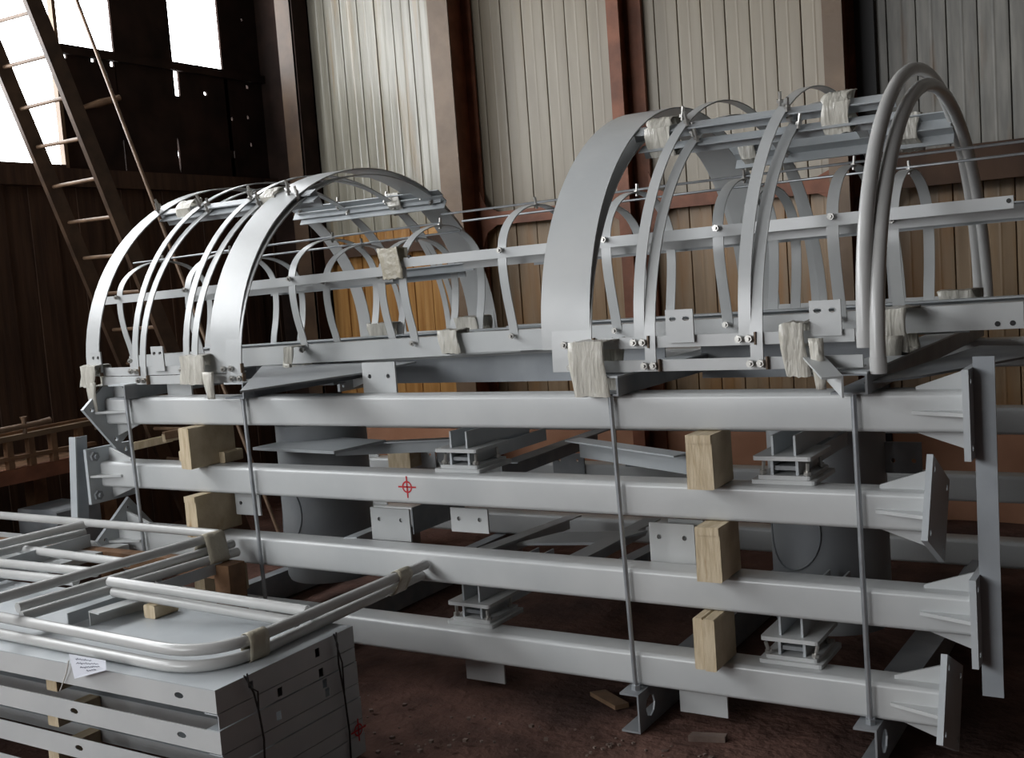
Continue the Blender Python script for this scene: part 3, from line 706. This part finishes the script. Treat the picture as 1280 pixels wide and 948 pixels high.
# paper tag with handwriting, hung on a cord
tg = thing('paper_tag', AY(110, 845, YT0-.03), 'handwritten paper tag hanging on the topmost tray', 'tag')
q = [AY(px, py, YT0-.03) for px, py in ((86, 818), (133, 829), (134, 838), (94, 850))]
q0 = q[0]; q1 = AY(132, 826, YT0-.03); q2 = AY(133, 838, YT0-.04); q3 = AY(93, 849, YT0-.04)
sheet_ = MB().add([q0, q1, q2, q3]+[p+Vector((0, .0012, 0)) for p in (q0, q1, q2, q3)], [(3, 2, 1, 0), (4, 5, 6, 7), (0, 1, 5, 4), (1, 2, 6, 5), (2, 3, 7, 6), (3, 0, 4, 7)]).build('sheet', 'paper', tg)
for li, (u0, u1, txt) in enumerate(((.18, .62, 3), (.16, .80, 4), (.26, .82, 4), (.42, .70, 2))):
    m2 = MB(); v = .16+.2*li
    def PT(u, v): return q0.lerp(q1, u).lerp(q3.lerp(q2, u), v)+Vector((0, -.0015, 0))
    k = txt*6; path = []
    for s_ in range(k+1):
        u = u0+(u1-u0)*s_/k; path.append(PT(u, v+.055*math.sin(s_*2.1+li)*(.6+.4*math.sin(s_*1.3))))
    m2.tube(path, .0009, 4).build('handwriting', 'ink', sheet_)
MB().tube([AY(86, 826, YT0-.02), AY(83, 842, YT0-.012), AY(75, 864, YT0-.008)], .0022, 6).build('tag_cord', 'cord', tg, smooth=60)

# ================================================================ FOREGROUND: TUBE FRAMES
def bend(pts, r=.10, n=8):
    P = [Vector(p) for p in pts]; out = [P[0]]
    for i in range(1, len(P)-1):
        a, b, c = P[i-1], P[i], P[i+1]; d0 = (a-b).normalized(); d1 = (c-b).normalized()
        rr = min(r, (a-b).length*.45, (c-b).length*.45); s, e = b+d0*rr, b+d1*rr
        for k in range(n+1):
            t = k/n; out.append((1-t)**2*s+2*t*(1-t)*b+t*t*e)
    return out+[P[-1]]
TR = .0205
def frame(label, paths, posts=()):
    allp = [Vector(p) for path in paths for p in path[0]]
    c = thing('tube_frame', (sum(p.x for p in allp)/len(allp), sum(p.y for p in allp)/len(allp), min(p.z for p in allp)-TR), label, 'handrail', 'bent tube handrail frames')
    for path, nm, r in paths:
        MB().tube(bend(path, r), TR, 14).build(nm, 'tube', c, smooth=50)
    return c
def Z(px, py, z): return AZ(px, py, z)
za, zb = ZT+.075, ZT+TR+.001
def level(p, ref): return p
# nearest pair: top rail comes in from the left, turns, and becomes the post
c1 = frame('bent tube frame, upper of the nearest pair on the trays', [([Z(-40, 764, za), Z(262, 822, za), Z(532, 706, za)], 'rail_and_post', .26), ([Z(137, 727, .622), Z(384, 764, za)], 'mid_rail', .1)])
c2 = frame('bent tube frame, lower of the nearest pair on the trays', [([Z(-40, 785, zb), Z(262, 843, zb), Z(536, 715, zb)], 'rail_and_post', .26), ([Z(142, 740, .578), Z(372, 778, zb)], 'mid_rail', .1)])
zc, zd, ze = .655, .588, .553
c3 = frame('bent tube frame at the back with a sharp corner on the wooden post', [([Z(-40, 641, zc), Z(279, 668, zc), Z(-40, 759, zc)], 'rail_and_post', .05)])
c4 = frame('straight post pair under the back frame, ends drilled', [([Z(291, 680, zd), Z(22, 760, zd)], 'post', .1), ([Z(297, 690, ze+.01), Z(27, 771, ze+.01)], 'post', .1), ([Z(-40, 678, zd), Z(160, 704, zd)], 'mid_rail', .1)])
ZD5, ZE5 = .648, .60
c5 = frame('tube frame at the left edge with drilled post ends', [([Z(-40, 690, ZD5), Z(108, 655, ZD5)], 'post', .1), ([Z(-40, 700, ZE5), Z(106, 666, ZE5)], 'post', .1), ([Z(-40, 700, ZE5), Z(120, 716, ZE5)], 'mid_rail', .1)])
c6 = frame('single tube rail passing under the back frame', [([Z(-40, 713, .575), Z(95, 727, .575)], 'mid_rail', .1)])
for cc, px, py, z in ((c1, 526, 703, za), (c2, 531, 713, zb), (c4, 285, 680, zd), (c4, 288, 691, ze+.01), (c5, 99, 657, ZD5), (c5, 101, 667, ZE5)):
    p = Z(px, py, z); d = (CAM-p).normalized()
    MB().tube([p+d*TR*.80, p+d*(TR+.0015)], .0065, 8).build('hole_stub', 'black' if cc in (c4, c5) else 'paint', cc)  # solid stubs on the tubes; black ones stand in for shaded holes
# toe boards between the posts
def toe(label, p0, p1, z, hgt, m='paint_flat'):
    a, b = Z(*p0, z), Z(*p1, z); m2 = MB(); seg_box(m2, a-Vector((0, 0, hgt/2)), b-Vector((0, 0, hgt/2)), .006, hgt)
    m2.build('toe_board', m, label=label, cat='board', group='toe boards of the tube frames')
toe('grey toe board under the drilled post ends', (277, 702), (84, 767), .545, .05)
toe('grey toe board under the left edge posts', (112, 668), (-40, 712), .60, .10)
a, b = Z(112, 778, .50), Z(196, 752, .50)
m2 = MB(); seg_L(m2, a+Vector((0, 0, .045)), b+Vector((0, 0, .045)), .075, .006, s=1); m2.build('angle_offcut', 'paint', label='pale angle piece on the trays below the mid rails', cat='angle')
p = Z(192, 772, ZT); MB().prism(rrect(p.x-.03, p.x+.035, p.z+.001, p.z+.055, .006, 1), p.y-.02, p.y+.10, 'y').build('wood_spacer', 'wood', label='wood spacer on top of the trays under the mid rails', cat='spacer')
p = Z(60, 700, ZT); MB().box(p.x-.9, p.x+.35, p.y-.25, p.y+.22, ZT+.02, ZT+.05).build('loose_sheet', 'paint', label='pale sheet lying under the tubes at the left edge', cat='sheet')
# wooden trestle post carrying the tube frames
a = Z(285, 752, .30); tp = thing('trestle_post', (a.x, a.y, 0), 'dark wooden post with a carved end under the back tube frame', 'timber')
p = Z(286, 700, ze); MB().box(p.x-.05, p.x+.045, p.y-.05, p.y+.05, 0, ze-.015).build('post_body', 'wood_dark', tp)
MB().box(p.x-1.9, p.x+.03, p.y-.02, p.y+.05, ze-.09, ze-.016).build('crossbar', 'wood_dark', tp)
# tan tape on the tubes
def near_axis(path, p):
    """closest point of a bent tube's centre line to p, with its direction"""
    P = [Vector(q) for q in path]; best = None
    for a, b in zip(P, P[1:]):
        t = max(0, min(1, (p-a).dot(b-a)/(b-a).length_squared)); q = a.lerp(b, t)
        if best is None or (q-p).length < best[0]: best = ((q-p).length, q, (b-a).normalized())
    return best[1], best[2]
def tube_tape(label, paths, p, length=.07, pad=.004):
    """strip wound once round several parallel tubes"""
    A = [near_axis(q, p) for q in paths]; d = A[0][1]; sd = d.cross(Vector((0, 0, 1))).normalized(); up = sd.cross(d)
    o = A[0][0]; C = [((q-o).dot(sd), (q-o).dot(up)) for q, _ in A]
    cu = sum(c[0] for c in C)/len(C); cv = sum(c[1] for c in C)/len(C); prof = []
    for k in range(24):
        a = 2*math.pi*k/24; e = (math.cos(a), math.sin(a)); prof.append(max(((c[0]*e[0]+c[1]*e[1]), c) for c in C)[1])
        c = prof.pop(); prof.append((c[0]+(TR+pad)*e[0], c[1]+(TR+pad)*e[1]))
    n = len(prof); vs = []
    for i in range(5):
        for (u, v) in prof: vs.append(o+d*(length*(i/4-.5))+sd*(u+random.uniform(-.0006, .0006))+up*(v+random.uniform(-.0006, .0006)))
    o_ = MB().add(vs, [(i*n+k, i*n+(k+1) % n, (i+1)*n+(k+1) % n, (i+1)*n+k) for i in range(4) for k in range(n)]).build('tape_wrap', 'tape_tan', smooth=50, label=label, cat='tape', group='tape wraps')
    md = o_.modifiers.new('thickness', 'SOLIDIFY'); md.thickness = .002
PU = bend([Z(-40, 764, za), Z(262, 822, za), Z(532, 706, za)], .26); PL = bend([Z(-40, 785, zb), Z(262, 843, zb), Z(536, 715, zb)], .26)
tube_tape('tan tape round the nearest tube pair, above the tray corner', [PU, PL], Z(318, 797, za), .085)
tube_tape('tan tape round the free ends of the nearest tube pair', [PU, PL], Z(503, 719, za), .085)
tube_tape('tan tape round the back tubes at the wooden post', [[Z(270, 671, zc), Z(-40, 759, zc)], [Z(291, 680, zd), Z(22, 760, zd)], [Z(297, 690, ze+.01), Z(27, 771, ze+.01)]], Z(262, 690, zd), .11)

# ================================================================ LEFT BACKGROUND: LADDER, POLE, BENCH
r_mid = AY(215, 440, 1.5); r_top = AX(40, 0, r_mid.x); dR = (r_top-r_mid).normalized()
r0 = r_mid - dR*(r_mid.z/dR.z); r1 = r_mid + dR*((4.55-r_mid.z)/dR.z)
off = Vector((AY(152, 440, 1.5).x-r_mid.x, 0, 0))
lad = thing('ladder', (r0.x+off.x/2, r0.y, 0), 'long dark brown ladder standing aslant before the left windows', 'ladder')
for o_ in (Vector(), off):
    m2 = MB(); seg_box(m2, r0+o_, r1+o_, .035, .11, up=Vector((0, -1, 0))); m2.build('stile', 'ladder', lad)
MB().box(-7.0, -4.2, r1.y-.22, r1.y-.06, 4.3, 4.5).build('trim_1', 'dark_board', kind='structure')
zz_ = .35
while zz_ < 4.4:
    t = (zz_-r0.z)/(r1.z-r0.z); p = r0.lerp(r1, t); MB().tube([p, p+off+Vector((0, 0, random.uniform(-.01, .01)))], .013, 8).build('rung', 'rung', lad, smooth=60); zz_ += .245
a, b = AY(95, -2, 1.35), AY(200, 275, 1.35)
MB().tube([a+(a-b)*.3, a, b, b+(b-a)*(b.z/(a.z-b.z))*.99], .012, 8).build('pole', 'rung', smooth=60, label='thin pole standing aslant right of the ladder', cat='pole')
a, b = AX(98, 136, WX+.01), AX(150, 122, WX+.12)
MB().tube([a, a.lerp(b, .5), b], [.012, .03, .022], 8).build('wooden_peg', 'rung', smooth=60, label='wooden peg sticking out of the dark wall behind the pole', cat='peg')

XB = -6.0
bn = thing('workbench', (XB-.4, .9, 0), 'rusty brown timber bench frame against the dark left wall', 'bench')
def along(nm, p0, p1, wd, hh, m, x=XB, ext=(.8, .5), parent=bn):
    a, b = AX(*p0, x), AX(*p1, x); d = (b-a); m2 = MB(); seg_box(m2, a-d*ext[0], b+d*ext[1], wd, hh); return m2.build(nm, m, parent)
along('edge_beam', (0, 599), (92, 580), .08, .085, 'rust', ext=(1.5, .3))
along('rail', (0, 576), (92, 559), .05, .022, 'wood_dark', ext=(1.5, .3))
along('rail', (0, 551), (110, 529), .06, .030, 'rust_brown', ext=(1.5, .3))
along('rail', (0, 545), (110, 524), .05, .025, 'wood_dark', x=XB-.5, ext=(1.5, .3))
for px in (9, 36, 64, 97): 
    t = AX(px, 551-(px*.2), XB); MB().box(XB-.02, XB+.02, t.y-.02, t.y+.02, t.z-.20, t.z).build('upright', 'wood_dark', bn)
zt_ = AX(40, 591, XB).z
for yy in (AX(0, 590, XB).y-.4, AX(92, 580, XB).y+.2):
    MB().box(XB-.05, XB+.05, yy-.05, yy+.05, 0, zt_-.03).build('leg', 'wood_dark', bn); MB().box(XB-.75, XB-.65, yy-.05, yy+.05, 0, zt_-.03).build('leg', 'wood_dark', bn)
MB().box(XB-.8, XB-.03, AX(0, 590, XB).y-1.2, AX(92, 580, XB).y+.28, zt_-.02, zt_+.02).build('bench_top', 'wood_dark', bn)
a, b = AX(-10, 541, XB+.02), AX(62, 526, XB+.02)
h_ = thing('handle_bar', a, 'pale worn handle bar lying on the bench frame', 'tool')
MB().tube([a, a.lerp(b, .5), a.lerp(b, .8), b], [.020, .018, .018, .024], 10).build('bar', 'rung', h_, smooth=60)
q = a.lerp(b, .55); MB().tube([q-Vector((0, 0, .05)), q+Vector((0, 0, .03)), q+Vector((0, 0, .055))], [.012, .014, .022], 10).build('knob', 'rung', h_, smooth=60)
for (px0, px1, py, lab) in ((16, 30, 574, 'small bright metal piece on the bench shelf, left'), (34, 41, 572, 'small bright metal piece on the bench shelf, right')):
    a, b = AX(px0, py, XB-.05), AX(px1, py-2, XB-.05); MB().tube([a, b], .017, 8).build('metal_offcut', 'bolt', label=lab, cat='scrap', smooth=60)
# planks and rubble behind the left beam ends
for (p0, p1, z, lab) in (((118, 533), (150, 520), 1.0, 'brown plank end sticking out behind the topmost beam'), ((150, 562), (172, 556), .9, 'short pale plank behind the left tie rod'), ((205, 545), (221, 542), 1.0, 'pale plank end left of the cracked timber block'), ((205, 548), (216, 546), .9, 'second pale plank end left of the cracked timber block')):
    a, b = AY(*p0, 1.4), AY(*p1, 1.4); m2 = MB(); seg_box(m2, a, b+Vector((0, .3, 0)), .06, .05); m2.build('plank', 'wood' if z < .96 else 'rung', label=lab, cat='plank')
a = AY(55, 645, .3); MB().prism(rrect(a.x-.25, a.x+.12, a.z-.28, a.z+.03, .01, 1), .3, .6, 'y').build('metal_box', 'paint_dark', label='dark grey metal box behind the tube frames at the left', cat='box')

p = AZ(297, 568, ZB[1][1]); MB().prism(rrect(p.x-.16, p.x+.16, ZB[1][1]+.001, ZB[1][1]+.055, .006, 1), .08, .20, 'y').build('timber_offcut', 'wood', label='pale timber offcut on the second beam behind the second tie rod', cat='timber')
# ================================================================ GROUND LITTER
def litter(px, py, sx, sy, h, rz, label, m):
    p = AZ(px, py, 0); M = Matrix.Translation((p.x, p.y, 0)) @ Matrix.Rotation(rz, 4, 'Z')
    MB().prism([(-sx, -sy*.8), (sx*.9, -sy), (sx, sy*.7), (-sx*.8, sy)], -.004, h, 'z', M).build('wood_offcut', m, label=label, cat='offcut')
litter(762, 876, .10, .035, .014, -.5, 'flat wood offcut on the ground left of the third tie rod', 'rung')
litter(885, 925, .07, .02, .02, .3, 'grey wood offcut on the ground in front of the stack', 'stone')
m2 = MB()
for i in range(190):
    p = AZ(random.uniform(470, 1280), random.uniform(835, 960), 0)
    if p.y > -.12: p.y = -.12-random.random()*.8
    s_ = random.choice((.004, .005, .006, .009)); M = Matrix.Translation((p.x, p.y, -.004)) @ Matrix.Rotation(random.random()*6, 4, 'Z')
    m2.prism([(-s_, -s_*.7), (s_*.8, -s_), (s_*1.2, s_*.5), (-s_*.4, s_*.9)], 0, s_*1.1, 'z', M)
m2.build('gravel', 'stone', label='small stones and clods scattered on the reddish soil', cat='gravel', kind='stuff')
